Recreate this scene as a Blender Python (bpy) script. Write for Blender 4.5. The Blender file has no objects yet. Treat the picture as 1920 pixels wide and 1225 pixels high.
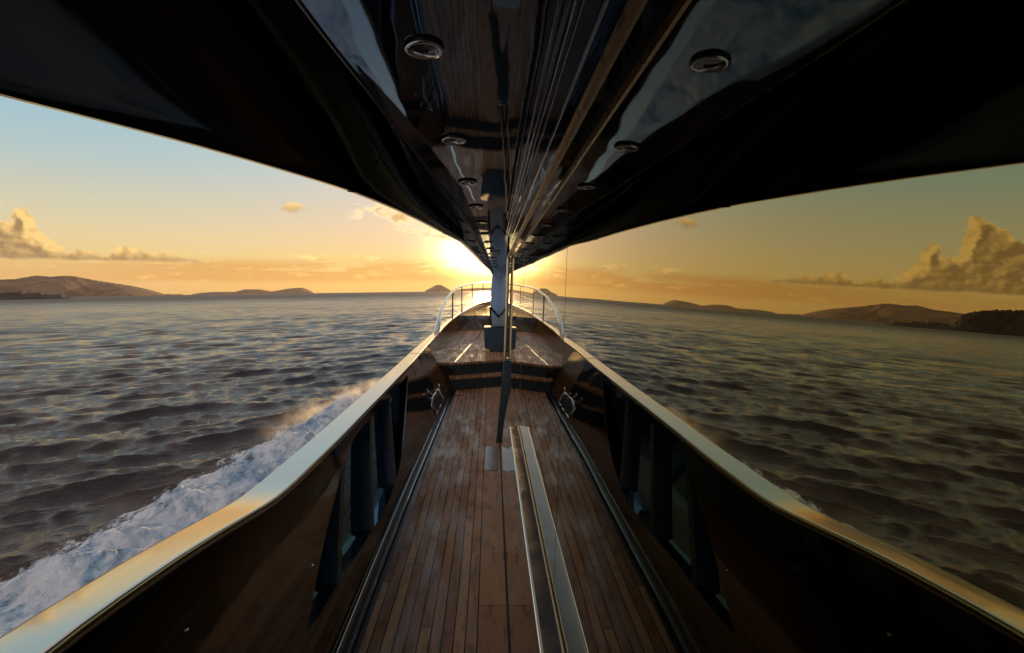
import bpy, bmesh, math, random
import numpy as np
from mathutils import Vector, Matrix
random.seed(7); rng = np.random.default_rng(11)
S = bpy.context.scene
COL = S.collection
R = math.radians

# ------------------------------------------------------------------ camera
cam = bpy.data.objects.new('camera', bpy.data.cameras.new('camera'))
COL.objects.link(cam)
cam.data.sensor_width = 36.0
cam.data.lens = 18.75
cam.data.clip_start = 0.01
cam.data.clip_end = 60000
def _cam_matrix():
    f, cx, cy = 1000.0, 960.0, 612.5
    r1 = Vector((921 - cx, -(545 - cy), f)); r2 = Vector((1921 - cx, -(545 - 13.5 - cy), f))
    up = r2.cross(r1).normalized()
    if up.y < 0: up = -up
    fw = r1.normalized(); rt = up.cross(fw)
    if rt.x < 0: rt = -rt
    M = Matrix((rt, fw, up))
    ax = M @ Vector((1, 0, 0)); ay = M @ Vector((0, 1, 0)); az = M @ Vector((0, 0, -1))
    return Matrix(((ax.x, ay.x, az.x, 0.0), (ax.y, ay.y, az.y, 0.0), (ax.z, ay.z, az.z, 1.6), (0, 0, 0, 1)))
cam.matrix_world = _cam_matrix()
S.camera = cam

# ------------------------------------------------------------------ exposure
S.view_settings.view_transform = 'Standard'
S.view_settings.look = 'None'
S.view_settings.gamma = 1.0
S.view_settings.exposure = 0.0
S.render.engine = 'CYCLES'
S.cycles.max_bounces = 10
S.cycles.glossy_bounces = 8
S.cycles.transparent_max_bounces = 12
S.cycles.volume_step_rate = 0.12
S.cycles.volume_max_steps = 256
S.cycles.volume_bounces = 1

SUN_AZ, SUN_EL = -0.5, 3.35            # degrees, azimuth from +y towards +x
SEA = -1.5
SPRAY = 3.4                             # density of the spray over the bow wave
SEAK = 1.2                             # slope of the unresolved wavelets near the horizon

# ------------------------------------------------------------------ node helpers
class NT:
    def __init__(s, tree): s.t = tree; s.n = tree.nodes; s.l = tree.links
    def new(s, typ, **kw):
        n = s.n.new(typ)
        for k, v in kw.items(): setattr(n, k, v)
        return n
    def put(s, sock, v):
        if hasattr(v, 'is_output'): s.l.new(v, sock)
        elif v is not None: sock.default_value = v
    def m(s, op, a, b=None, c=None, clamp=False):
        n = s.new('ShaderNodeMath', operation=op, use_clamp=clamp)
        for i, v in enumerate((a, b, c)):
            if v is not None: s.put(n.inputs[i], v)
        return n.outputs[0]
    def add(s, a, b): return s.m('ADD', a, b)
    def sub(s, a, b): return s.m('SUBTRACT', a, b)
    def mul(s, a, b): return s.m('MULTIPLY', a, b)
    def smooth(s, x, lo, hi):
        n = s.new('ShaderNodeMapRange', interpolation_type='SMOOTHSTEP')
        s.put(n.inputs[0], x); s.put(n.inputs[1], lo); s.put(n.inputs[2], hi)
        return n.outputs[0]
    def lin(s, x, lo, hi, a=0.0, b=1.0):
        n = s.new('ShaderNodeMapRange')
        s.put(n.inputs[0], x); s.put(n.inputs[1], lo); s.put(n.inputs[2], hi); s.put(n.inputs[3], a); s.put(n.inputs[4], b)
        return n.outputs[0]
    def xyz(s, x, y, z):
        n = s.new('ShaderNodeCombineXYZ')
        for i, v in enumerate((x, y, z)): s.put(n.inputs[i], v)
        return n.outputs[0]
    def sep(s, v):
        n = s.new('ShaderNodeSeparateXYZ'); s.put(n.inputs[0], v); return n.outputs
    def noise(s, vec, scale=1.0, detail=5.0, rough=0.55, dist=0.0):
        n = s.new('ShaderNodeTexNoise')
        s.put(n.inputs['Vector'], vec)
        n.inputs['Scale'].default_value = scale; n.inputs['Detail'].default_value = detail
        n.inputs['Roughness'].default_value = rough; n.inputs['Distortion'].default_value = dist
        return n.outputs[0]
    def mix(s, f, a, b, blend='MIX'):
        n = s.new('ShaderNodeMix', data_type='RGBA', blend_type=blend)
        s.put(n.inputs[0], f); s.put(n.inputs[6], a); s.put(n.inputs[7], b)
        return n.outputs[2]
    def scale(s, v, k):
        n = s.new('ShaderNodeVectorMath', operation='SCALE'); s.put(n.inputs[0], v); s.put(n.inputs[3], k); return n.outputs[0]
    def ramp(s, x, pts):
        n = s.new('ShaderNodeValToRGB'); s.put(n.inputs[0], x)
        e = n.color_ramp.elements
        while len(e) > 1: e.remove(e[-1])
        e[0].position = pts[0][0]; e[0].color = pts[0][1]
        for p, c in pts[1:]:
            k = e.new(p); k.color = c
        return n.outputs[0]
    def curve(s, x, pts):
        n = s.new('ShaderNodeFloatCurve'); s.put(n.inputs['Value'], x)
        c = n.mapping.curves[0]
        c.points[0].location = pts[0]; c.points[1].location = pts[-1]
        for p in pts[1:-1]: c.points.new(*p)
        for p in c.points: p.handle_type = 'AUTO'
        n.mapping.update()
        return n.outputs[0]

def C4(r, g, b): return (r, g, b, 1.0)

# ------------------------------------------------------------------ world: sky with clouds
W = bpy.data.worlds.new('World'); S.world = W; W.use_nodes = True
def build_world():
    t = NT(W.node_tree); t.n.clear()
    sky = t.new('ShaderNodeTexSky', sky_type='NISHITA')
    sky.sun_disc = False
    sky.sun_elevation = R(SUN_EL); sky.sun_rotation = R(SUN_AZ)
    sky.air_density = 1.0; sky.dust_density = 1.6; sky.ozone_density = 1.6; sky.altitude = 5
    tc = t.new('ShaderNodeTexCoord')
    d = t.sep(tc.outputs['Generated'])
    DEG = 180 / math.pi
    az = t.mul(t.m('ARCTAN2', d[0], d[1]), DEG)
    el = t.mul(t.m('ARCSINE', d[2]), DEG)
    # aureole round the low sun
    sd = Vector((math.sin(R(SUN_AZ)) * math.cos(R(SUN_EL)), math.cos(R(SUN_AZ)) * math.cos(R(SUN_EL)), math.sin(R(SUN_EL))))
    dp = t.new('ShaderNodeVectorMath', operation='DOT_PRODUCT')
    t.put(dp.inputs[0], tc.outputs['Generated']); dp.inputs[1].default_value = sd
    ang = t.mul(t.m('ARCCOSINE', t.m('MINIMUM', dp.outputs['Value'], 0.999999)), DEG)
    def lobe(w): return t.m('EXPONENT', t.mul(t.m('POWER', t.m('DIVIDE', ang, w), 2.0), -1.0))
    def elobe(w): return t.m('EXPONENT', t.mul(t.m('DIVIDE', ang, w), -1.0))
    def addc(c, f, k):
        n = t.new('ShaderNodeVectorMath', operation='MULTIPLY_ADD')
        t.put(n.inputs[0], t.xyz(f, f, f)); n.inputs[1].default_value = k; t.put(n.inputs[2], c)
        return n.outputs[0]
    # colour of the clear evening air by height above the horizon, away from and near the sun; the back is raised as fill
    u = t.m('POWER', t.m('DIVIDE', t.m('MAXIMUM', el, 0.0), 90.0, clamp=True), 0.5)
    def eramp(pts): return t.ramp(u, [(math.sqrt(e / 90.0), C4(*c)) for e, c in pts])
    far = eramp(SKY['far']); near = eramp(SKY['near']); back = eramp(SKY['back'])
    saz = t.m('ABSOLUTE', t.sub(az, SUN_AZ))
    wn_ = t.m('EXPONENT', t.mul(t.m('POWER', t.m('DIVIDE', saz, 21.0), 2.0), -1.0))
    col = t.mix(wn_, far, near)
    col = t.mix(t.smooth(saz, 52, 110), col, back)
    nis = t.scale(sky.outputs[0], SKY['nishita'])
    col = t.mix(t.mul(t.smooth(el, 22, 60), 0.3), col, nis)
    col = t.scale(col, 10.0)
    low = t.add(0.12, t.mul(t.smooth(el, 0.9, 3.2), 0.88))
    col = addc(col, t.mul(lobe(7.0), low), SKY['halo'])
    col = addc(col, t.mul(lobe(3.3), low), SKY['core'])
    # ---------------- clouds
    glow = t.add(elobe(16.0), t.mul(elobe(60.0), 0.55))
    def layer(c, alpha, lit, shade, k):
        cc = t.mix(k, shade, lit)
        return t.mix(alpha, c, cc)
    # faint streaks and low stratus
    nv = t.xyz(t.mul(az, 0.09), t.mul(el, 0.9), 3.0)
    n1 = t.noise(nv, 1.0, 6, 0.6, 0.3)
    nv2 = t.xyz(t.mul(az, 0.35), t.mul(el, 0.9), 9.0)
    n2 = t.noise(nv2, 1.0, 5, 0.6)
    band = t.mul(t.smooth(el, 0.7, 1.6), t.sub(1.0, t.smooth(el, 2.6, 3.7)))
    fade = t.sub(1.0, t.smooth(t.m('ABSOLUTE', t.add(az, 17.0)), 9.0, 24.0))
    a = t.mul(t.mul(band, t.smooth(t.add(n1, t.mul(n2, 0.35)), 0.52, 0.66)), t.add(t.mul(fade, 0.6), 0.35))
    col = t.mix(t.mul(a, 0.85), col, t.mix(1.0, col, C4(0.84, 0.63, 0.40), 'MULTIPLY'))
    # bright tops of the stratus
    edge = t.mul(t.mul(t.smooth(n2, 0.56, 0.7), t.smooth(el, 1.0, 2.0)), t.sub(1.0, t.smooth(el, 3.0, 4.2)))
    col = addc(col, t.mul(t.mul(edge, t.add(glow, 0.25)), 0.42), SKY['clit'])
    # cumulus row over the island
    w1 = t.sub(t.noise(t.xyz(t.mul(az, 0.55), t.mul(el, 0.6), 1.0), 1.0, 6, 0.62), 0.5)
    w2 = t.sub(t.noise(t.xyz(t.mul(az, 1.3), t.mul(el, 1.4), 5.0), 1.0, 4, 0.55), 0.5)
    env_pts = [(-64, 2.7), (-60, 3.2), (-56, 3.5), (-52, 3.3), (-48.5, 3.4), (-47.4, 4.6), (-46.4, 6.0), (-45.3, 7.3), (-44.4, 8.1), (-43.5, 8.7),
               (-42.6, 9.2), (-42.0, 8.4), (-41.5, 6.1), (-41.0, 5.9), (-40.6, 6.7), (-39.9, 7.1), (-39.3, 6.6), (-38.9, 5.2), (-38.2, 4.5),
               (-37.4, 3.75), (-36.4, 3.95), (-35.4, 3.65), (-34.6, 3.5), (-33.8, 4.35), (-32.9, 4.1), (-32, 3.75), (-31.0, 3.85), (-29.9, 3.6), (-28.3, 3.2), (-26.8, 2.7)]
    def env(a_): return t.mul(t.curve(t.lin(a_, -64, -26, 0, 1), [((x + 64) / 38.0, y / 12.0) for x, y in env_pts]), 12.0)
    azw = t.add(az, t.mul(w1, 2.0))
    e0 = env(azw)
    dep = t.sub(t.add(e0, t.mul(w2, 1.5)), el)
    base = t.smooth(t.add(el, t.mul(w1, 0.5)), 2.85, 3.2)
    inside = t.mul(t.smooth(az, -64, -61), t.sub(1.0, t.smooth(az, -28.6, -27)))
    a = t.mul(t.mul(t.smooth(dep, -0.10, 0.32), base), inside)
    def lump(dx, dy): return t.noise(t.xyz(t.add(t.mul(az, 0.75), dx), t.add(t.mul(el, 0.85), dy), 2.0), 1.0, 3.5, 0.5)
    rel = t.mul(t.sub(lump(0, 0), lump(0.26, 0.10)), 2.4)
    # the sun is to the right: sunward rims of each tower are lit, cores and bases in shade
    def dep_at(o): return t.sub(t.add(env(t.add(azw, o)), t.mul(w2, 1.5)), el)
    near_rim = t.m('MINIMUM', t.m('MINIMUM', t.mul(dep, 1.5), dep_at(0.45)), dep_at(0.9))
    rim = t.sub(1.0, t.smooth(near_rim, -0.1, 1.25))
    k = t.add(t.add(t.mul(rim, 0.78), rel), 0.16)
    k = t.mul(t.m('MINIMUM', t.m('MAXIMUM', k, 0.0), 1.0), t.add(0.22, t.mul(t.smooth(el, 2.9, 4.0), 0.78)))
    col = layer(col, t.mul(a, 0.96), SKY['clit'] + (1.0,), SKY['cshade'] + (1.0,), k)
    # small fair weather cloud and ragged clouds near the sun
    def ell(ax, ex, rx, ry, tilt=0.0):
        u = t.sub(az, ax); v = t.sub(el, t.add(ex, t.mul(u, tilt)))
        return t.m('SQRT', t.add(t.m('POWER', t.m('DIVIDE', u, rx), 2.0), t.m('POWER', t.m('DIVIDE', v, ry), 2.0)))
    w3 = t.noise(t.xyz(t.mul(az, 0.6), t.mul(el, 0.9), 14.0), 1.0, 6, 0.62, 0.4)
    q = t.sub(t.add(1.0, t.mul(t.sub(w3, 0.5), 2.6)), ell(-19.8, 8.35, 1.75, 0.62))
    a = t.smooth(q, 0.0, 0.55)
    col = layer(col, t.mul(a, 0.85), SKY['clit'] + (1.0,), SKY['cshade'] + (1.0,), t.add(0.35, t.mul(t.smooth(el, 7.9, 8.9), 0.65)))
    w4 = t.noise(t.xyz(t.mul(az, 0.42), t.mul(el, 0.75), 24.0), 1.0, 7, 0.64, 0.6)
    q1 = t.sub(1.0, ell(-9.6, 7.6, 4.6, 1.7, -0.25)); q2 = t.sub(1.0, ell(-5.6, 5.8, 3.2, 0.7, -0.08)); q3 = t.sub(0.8, ell(-13.6, 7.9, 1.5, 1.3, 0.3))
    q = t.add(t.m('MAXIMUM', t.m('MAXIMUM', q1, q2), q3), t.mul(t.sub(w4, 0.53), 3.6))
    a = t.smooth(q, 0.02, 0.75)
    core = t.smooth(q, 0.35, 1.1)
    col = t.mix(t.mul(a, 0.92), col, t.mix(core, SKY['slit'] + (1.0,), SKY['sshade'] + (1.0,)))
    # thin high streaks well above the picture
    hi = t.noise(t.xyz(t.mul(az, 0.05), t.mul(el, 0.12), 40.0), 1.0, 6, 0.6, 0.8)
    a = t.mul(t.smooth(hi, 0.46, 0.62), t.smooth(el, 17.5, 23))
    hic = t.mix(t.smooth(el, 22, 36), SKY['highlow'] + (1.0,), SKY['high'] + (1.0,))
    col = t.mix(t.mul(a, 0.75), col, hic)
    bg = t.new('ShaderNodeBackground'); t.put(bg.inputs[0], col); bg.inputs[1].default_value = SKY['strength']
    out = t.new('ShaderNodeOutputWorld'); t.l.new(bg.outputs[0], out.inputs[0])
SKY = dict(strength=0.1, nishita=0.12, core=(130, 88, 34), halo=(4.0, 3.0, 1.8),
           far=[(0, (.72, .41, .14)), (1.5, (.80, .48, .16)), (3.5, (.84, .61, .26)), (5, (.80, .64, .34)), (7, (.69, .63, .42)), (9.3, (.58, .60, .49)), (11.6, (.45, .58, .58)),
                (14.5, (.37, .55, .62)), (24, (.52, .52, .48)), (40, (.34, .38, .46)), (90, (.13, .25, .44))],
           near=[(0, (.97, .56, .13)), (1.2, (.99, .57, .12)), (3.5, (.97, .66, .24)), (4.8, (.96, .65, .34)), (6.2, (.95, .65, .41)), (8, (.84, .65, .47)), (10.5, (.73, .66, .58)),
                 (16, (.52, .62, .64)), (28, (.30, .47, .60)), (45, (.18, .34, .52)), (90, (.13, .25, .44))],
           back=[(0, (.30, .44, .64)), (3.5, (.34, .48, .68)), (9, (.62, .60, .64)), (18, (1.10, .86, .70)), (35, (1.05, .82, .68)), (60, (.60, .52, .50)), (90, (.28, .32, .42))],  # unseen sky behind, brightened and warmed as added fill light
           clit=(10.8, 7.0, 2.4), cshade=(3.5, 2.15, 0.95), slit=(11.5, 9.6, 5.4), sshade=(7.6, 4.7, 1.8), high=(5.5, 4.3, 4.2), highlow=(9.0, 5.0, 2.2))
build_world()

# ------------------------------------------------------------------ sun
sun = bpy.data.objects.new('sun', bpy.data.lights.new('sun', 'SUN'))
COL.objects.link(sun)
sun.data.energy = 4.0; sun.data.angle = R(0.6); sun.data.color = (1.0, 0.56, 0.22)
_s = Vector((math.sin(R(SUN_AZ)) * math.cos(R(SUN_EL)), math.cos(R(SUN_AZ)) * math.cos(R(SUN_EL)), math.sin(R(SUN_EL))))
sun.rotation_euler = _s.to_track_quat('Z', 'Y').to_euler()
sun.location = (0, 60, 30)

# ------------------------------------------------------------------ materials
def mat(name, base=(0.5, 0.5, 0.5), rough=0.4, metal=0.0, ior=1.5, coat=0.0, spec=None):
    m = bpy.data.materials.new(name); m.use_nodes = True
    b = m.node_tree.nodes['Principled BSDF']
    b.inputs['Base Color'].default_value = (*base, 1); b.inputs['Roughness'].default_value = rough
    b.inputs['Metallic'].default_value = metal; b.inputs['IOR'].default_value = ior
    b.inputs['Coat Weight'].default_value = coat
    return m, NT(m.node_tree), b
def bump(t, b, h, strength, dist=0.01):
    n = t.new('ShaderNodeBump'); n.inputs['Strength'].default_value = strength; n.inputs['Distance'].default_value = dist
    t.put(n.inputs['Height'], h); t.l.new(n.outputs[0], b.inputs['Normal'])
def geo(t): return t.new('ShaderNodeNewGeometry').outputs['Position']
def smudge(t, b, lo, hi, sc=3.0):
    n = t.noise(geo(t), sc, 6, 0.6)
    t.put(b.inputs['Roughness'], t.lin(n, 0.3, 0.75, lo, hi))

MAT = {}
# black lacquer with the gentle waves of hand-faired paint
m, t, b = mat('black_lacquer', (0.006, 0.009, 0.016), 0.03, 0, 3.0)
p = t.sep(geo(t))
b.inputs['Specular Tint'].default_value = C4(0.62, 0.78, 1.0)
h = t.add(t.noise(t.xyz(t.mul(p[0], 6.0), t.mul(p[1], 2.4), t.mul(p[2], 6.0)), 1.0, 1, 0.5), t.mul(t.noise(t.xyz(t.mul(p[0], 20), t.mul(p[1], 5), t.mul(p[2], 20)), 1.0, 1, 0.5), 0.08))
bump(t, b, h, 1.0, 0.0022); smudge(t, b, 0.015, 0.05, 2.5); MAT['lacquer'] = m
m, t, b = mat('overhang_lacquer', (0.004, 0.004, 0.004), 0.05, 0, 1.22)
p = t.sep(geo(t)); h = t.noise(t.xyz(t.mul(p[0], 5.0), t.mul(p[1], 1.6), t.mul(p[2], 5.0)), 1.0, 1, 0.5)
bump(t, b, h, 1.0, 0.001); smudge(t, b, 0.06, 0.16, 2.5); MAT['over'] = m
m, t, b = mat('bulwark_lacquer', (0.006, 0.005, 0.005), 0.05, 0, 2.5)
h = t.noise(t.xyz(t.mul(t.sep(geo(t))[0], 3), t.mul(t.sep(geo(t))[1], 1.3), t.mul(t.sep(geo(t))[2], 3)), 1.0, 2, 0.5)
bump(t, b, h, 1.0, 0.002); smudge(t, b, 0.03, 0.10, 4.0); MAT['bulwark'] = m
# mirror tinted window glass
m, t, b = mat('tinted_mirror_glass', (0.36, 0.325, 0.185), 0.0, 1.0)
smudge(t, b, 0.0, 0.03, 6.0)
p = t.sep(geo(t)); bump(t, b, t.noise(t.xyz(0.0, t.mul(p[1], 2.2), t.mul(p[2], 3.0)), 1.0, 1, 0.5), 1.0, 0.0006); MAT['glass'] = m
m, t, b = mat('dado_gloss', (0.24, 0.235, 0.15), 0.01, 1.0); smudge(t, b, 0.0, 0.05, 5.0); MAT['dado'] = m
m, t, b = mat('seal_rubber', (0.012, 0.012, 0.012), 0.6); MAT['rubber'] = m
m, t, b = mat('polished_steel', (0.78, 0.77, 0.75), 0.08, 1.0); smudge(t, b, 0.05, 0.16, 12); MAT['chrome'] = m
m, t, b = mat('satin_steel', (0.55, 0.55, 0.56), 0.28, 1.0); smudge(t, b, 0.2, 0.34, 14); MAT['satin'] = m
m, t, b = mat('bronze_trim', (0.30, 0.22, 0.15), 0.3, 1.0); smudge(t, b, 0.22, 0.4, 20); MAT['bronze'] = m
# silver cap rail paint
m, t, b = mat('silver_cap_paint', (0.60, 0.59, 0.56), 0.10, 0.9)
p = t.sep(geo(t)); n = t.noise(t.xyz(t.mul(p[0], 30), t.mul(p[1], 2.5), t.mul(p[2], 20)), 1.0, 5, 0.6)
t.put(b.inputs['Roughness'], t.lin(n, 0.3, 0.75, 0.05, 0.17)); bump(t, b, n, 0.03, 0.01); MAT['cap'] = m
m, t, b = mat('slate_blue_paint', (0.05, 0.085, 0.12), 0.3, 0.3); smudge(t, b, 0.22, 0.4, 6); MAT['slate'] = m
m, t, b = mat('pillar_silver', (0.42, 0.54, 0.68), 0.25, 0.9); smudge(t, b, 0.18, 0.3, 4); MAT['pillar'] = m
m, t, b = mat('sill_paint', (0.05, 0.062, 0.085), 0.2, 0.0, 2.2); smudge(t, b, 0.12, 0.28, 8); MAT['sill'] = m
m, t, b = mat('gutter_paint', (0.022, 0.012, 0.010), 0.3, 0, 1.5); MAT['gutter'] = m
m, t, b = mat('sheen_varnish', (0.30, 0.22, 0.17), 0.16, 0, 2.0); smudge(t, b, 0.08, 0.3, 14); MAT['sheen'] = m  # pale gloss colour stands in for the sheen on the deck
m, t, b = mat('skygold_strip', (0.80, 0.56, 0.30), 0.18, 1.0); MAT['skygold'] = m  # gold sky reflection on the wall edge painted as base colour
m, t, b = mat('white_hull_paint', (0.55, 0.54, 0.52), 0.2); MAT['hull'] = m
m, t, b = mat('lamp_glass', (0.03, 0.035, 0.035), 0.05, 0, 1.6); MAT['lens'] = m
m, t, b = mat('dark_steel', (0.05, 0.05, 0.055), 0.3, 0.8); MAT['dark'] = m
m, t, b = mat('sunlit_lacquer', (0.24, 0.115, 0.04), 0.12, 0, 1.6); smudge(t, b, 0.08, 0.22, 5); MAT['sunlit'] = m  # sunset gold on the bow bulwark painted into the base colour
# bulwark window panes
m = bpy.data.materials.new('smoked_pane'); m.use_nodes = True
t = NT(m.node_tree); t.n.clear()
tr = t.new('ShaderNodeBsdfTransparent'); tr.inputs[0].default_value = C4(0.48, 0.74, 0.95)
gl = t.new('ShaderNodeBsdfGlossy'); gl.inputs['Roughness'].default_value = 0.01; gl.inputs[0].default_value = C4(0.22, 0.42, 0.62)
fr = t.new('ShaderNodeFresnel'); fr.inputs[0].default_value = 1.5
mx = t.new('ShaderNodeMixShader'); t.l.new(fr.outputs[0], mx.inputs[0]); t.l.new(tr.outputs[0], mx.inputs[1]); t.l.new(gl.outputs[0], mx.inputs[2])
o = t.new('ShaderNodeOutputMaterial'); t.l.new(mx.outputs[0], o.inputs[0]); MAT['pane'] = m

# teak
PW, PX0 = 0.0518, -0.086
def teak(name, border):
    m, t, b = mat(name, (0.2, 0.1, 0.05), 0.4, 0, 1.45); b.inputs['Specular IOR Level'].default_value = 0.32
    p = t.sep(geo(t))
    u = t.m('DIVIDE', t.sub(p[0], PX0), PW)
    idx = t.m('FLOOR', u); fr = t.m('FRACT', u)
    bm_ = t.m('GREATER_THAN', p[0], PX0) if border else 0.0        # wide margin board beside the wall
    idx = t.add(t.mul(idx, t.sub(1.0, bm_)), t.mul(bm_, 50.0)) if border else idx
    wn = t.new('ShaderNodeTexWhiteNoise', noise_dimensions='1D'); t.put(wn.inputs['W'], idx)
    rnd = wn.outputs[0]
    seg = t.add(t.m('DIVIDE', p[1], 2.35), t.mul(rnd, 7.3))
    sid = t.add(t.m('FLOOR', seg), t.mul(idx, 13.7)); sf = t.m('FRACT', seg)
    wn2 = t.new('ShaderNodeTexWhiteNoise', noise_dimensions='1D'); t.put(wn2.inputs['W'], sid)
    r2 = wn2.outputs[0]
    grain = t.noise(t.xyz(t.mul(p[0], 160), t.add(t.mul(p[1], 4.0), t.mul(r2, 31)), t.mul(r2, 9)), 1.0, 6, 0.6)
    patch = t.noise(t.xyz(t.mul(p[0], 7), t.mul(p[1], 2.2), 0.0), 1.0, 5, 0.6, 0.6)
    wear = t.noise(t.xyz(t.mul(p[0], 22), t.mul(p[1], 6.0), 4.0), 1.0, 4, 0.6)
    c = t.ramp(t.add(t.mul(grain, 0.5), t.mul(r2, 0.62)), [(0.2, C4(0.27, 0.115, 0.05)), (0.5, C4(0.46, 0.225, 0.105)), (0.85, C4(0.62, 0.36, 0.19))])
    c = t.mix(t.mul(t.smooth(patch, 0.48, 0.66), 0.26), c, C4(0.38, 0.30, 0.25))       # grey weathering
    c = t.mix(t.mul(t.smooth(wear, 0.50, 0.66), 0.55), c, C4(0.17, 0.066, 0.03))       # damp stains
    gap = t.add(t.m('LESS_THAN', fr, 0.065), t.m('GREATER_THAN', fr, 0.945))
    if border: gap = t.mul(gap, t.sub(1.0, t.m('GREATER_THAN', p[0], PX0 + 0.004)))
    butt = t.m('LESS_THAN', sf, 0.0017)
    caulk = t.m('MINIMUM', t.add(gap, butt), 1.0)
    c = t.mix(caulk, c, C4(0.010, 0.010, 0.011))
    t.put(b.inputs['Base Color'], c)
    wet = t.noise(t.xyz(t.mul(p[0], 9), t.mul(p[1], 2.0), 8.0), 1.0, 6, 0.65)
    t.put(b.inputs['Roughness'], t.add(t.lin(wet, 0.38, 0.62, 0.20, 0.62), t.mul(r2, 0.10)))
    bump(t, b, t.sub(t.add(t.mul(grain, 0.25), t.mul(wear, 0.3)), caulk), 0.25, 0.004)
    return m
MAT['teak'] = teak('teak_planks', True)
MAT['teak_fore'] = teak('teak_foredeck', False)

# ------------------------------------------------------------------ mesh builder
class MB:
    def __init__(s): s.v = []; s.f = []
    def grid(s, rows, closed=False, flip=False):
        o = len(s.v); n = len(rows[0])
        for r in rows: s.v += [tuple(p) for p in r]
        for i in range(len(rows) - 1):
            for j in range(n if closed else n - 1):
                a = o + i * n + j; b = o + i * n + (j + 1) % n
                q = (a, b, b + n, a + n)
                s.f.append(q[::-1] if flip else q)
        return s
    def cap(s, ring, flip=False):
        o = len(s.v); s.v += [tuple(p) for p in ring]
        q = tuple(range(o, o + len(ring))); s.f.append(q[::-1] if flip else q); return s
    def loft(s, rings):
        s.grid(rings, closed=True); s.cap(rings[0], True); s.cap(rings[-1]); return s
    def box(s, x0, x1, y0, y1, z0, z1):
        return s.loft([[(x0, y, z0), (x1, y, z0), (x1, y, z1), (x0, y, z1)][::-1] for y in (y0, y1)])
    def tube(s, pts, r, n=10, taper=None, flat=1.0):
        P = [Vector(p) for p in pts]; rings = []
        for i, p in enumerate(P):
            d = (P[min(i + 1, len(P) - 1)] - P[max(i - 1, 0)]).normalized()
            a = d.cross(Vector((0, 0, 1)))
            if a.length < 1e-4: a = Vector((1, 0, 0))
            a.normalize(); b = a.cross(d)
            rr = r if taper is None else taper[i]
            rings.append([p + (a * math.cos(k) * rr * flat + b * math.sin(k) * rr) for k in [2 * math.pi * q / n for q in range(n)]])
        return s.loft(rings)
    def lathe(s, prof, c=(0, 0, 0), n=40):
        rings = [[(c[0] + r * math.cos(2 * math.pi * k / n), c[1] + r * math.sin(2 * math.pi * k / n), c[2] + z) for k in range(n)] for r, z in prof]
        return s.grid(rings, closed=True)
    def build(s, name, m, parent=None, smooth=False, bevel=0.0, angle=35):
        me = bpy.data.meshes.new(name); me.from_pydata(s.v, [], s.f)
        bm = bmesh.new(); bm.from_mesh(me)
        bmesh.ops.remove_doubles(bm, verts=bm.verts, dist=1e-5)
        bmesh.ops.recalc_face_normals(bm, faces=bm.faces)
        bm.to_mesh(me); bm.free()
        me.materials.append(m)
        o = bpy.data.objects.new(name, me); COL.objects.link(o)
        if smooth:
            me.shade_smooth()
            try: me.set_sharp_from_angle(angle=R(angle))
            except Exception: pass
        if bevel:
            bv = o.modifiers.new('bevel', 'BEVEL'); bv.width = bevel; bv.segments = 2; bv.limit_method = 'ANGLE'; bv.angle_limit = R(40)
        if parent is not None: attach(o, parent)
        return o
ROOT = {}
def world_loc(o):
    l = Vector(o.location)
    while o.parent is not None: o = o.parent; l += Vector(o.location)
    return l
def attach(o, parent):
    # meshes are written in world coordinates: shift them so that they sit still under a parent
    pl = world_loc(parent); o.parent = parent
    o.location = Vector(o.location) - pl
def tag(o, label=None, cat=None, group=None, kind=None):
    for k, v in (('label', label), ('category', cat), ('group', group), ('kind', kind)):
        if v: o[k] = v
    return o

def interp(pts, y):
    """smooth (monotone cubic) interpolation of (y, value) points"""
    X = [p[0] for p in pts]; Y = [p[1] for p in pts]
    if y <= X[0]: return Y[0]
    if y >= X[-1]: return Y[-1]
    i = max(k for k in range(len(X) - 1) if X[k] <= y)
    dl = [(Y[k + 1] - Y[k]) / (X[k + 1] - X[k]) for k in range(len(X) - 1)]
    def m(k):
        if k == 0: return dl[0]
        if k == len(X) - 1: return dl[-1]
        a, b = dl[k - 1], dl[k]
        return 0.0 if a * b <= 0 else 2 * a * b / (a + b)
    h = X[i + 1] - X[i]; u = (y - X[i]) / h
    return (Y[i] * (1 + 2 * u) * (1 - u) ** 2 + m(i) * h * u * (1 - u) ** 2 + Y[i + 1] * u * u * (3 - 2 * u) + m(i + 1) * h * u * u * (u - 1))
def frange(a, b, n): return [a + (b - a) * i / n for i in range(n + 1)]

# ------------------------------------------------------------------ the yacht
yacht = bpy.data.objects.new('yacht', None); COL.objects.link(yacht)
yacht.location = (2.2, 8.0, SEA)
tag(yacht, 'black lacquered motor yacht with teak side deck, mirror glass wall and silver capped bulwark', 'yacht')

Y0 = -4.0
TL = math.tan(R(2.7))                                   # tumblehome of the wall
zdeck = lambda y: 0.034 * y
XD = [(-4, -0.62), (0, -0.62), (2.5, -0.617), (3.8, -0.605), (5.0, -0.58), (6.4, -0.55), (7.5, -0.53)]
xd = lambda y: interp(XD, y)

# deck
ys = frange(Y0, 7.6, 58)
MB().grid([[(xd(y) + 0.03, y, zdeck(y)), (0.14, y, zdeck(y))] for y in ys], flip=True).build('deck', MAT['teak'], yacht)
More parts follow.
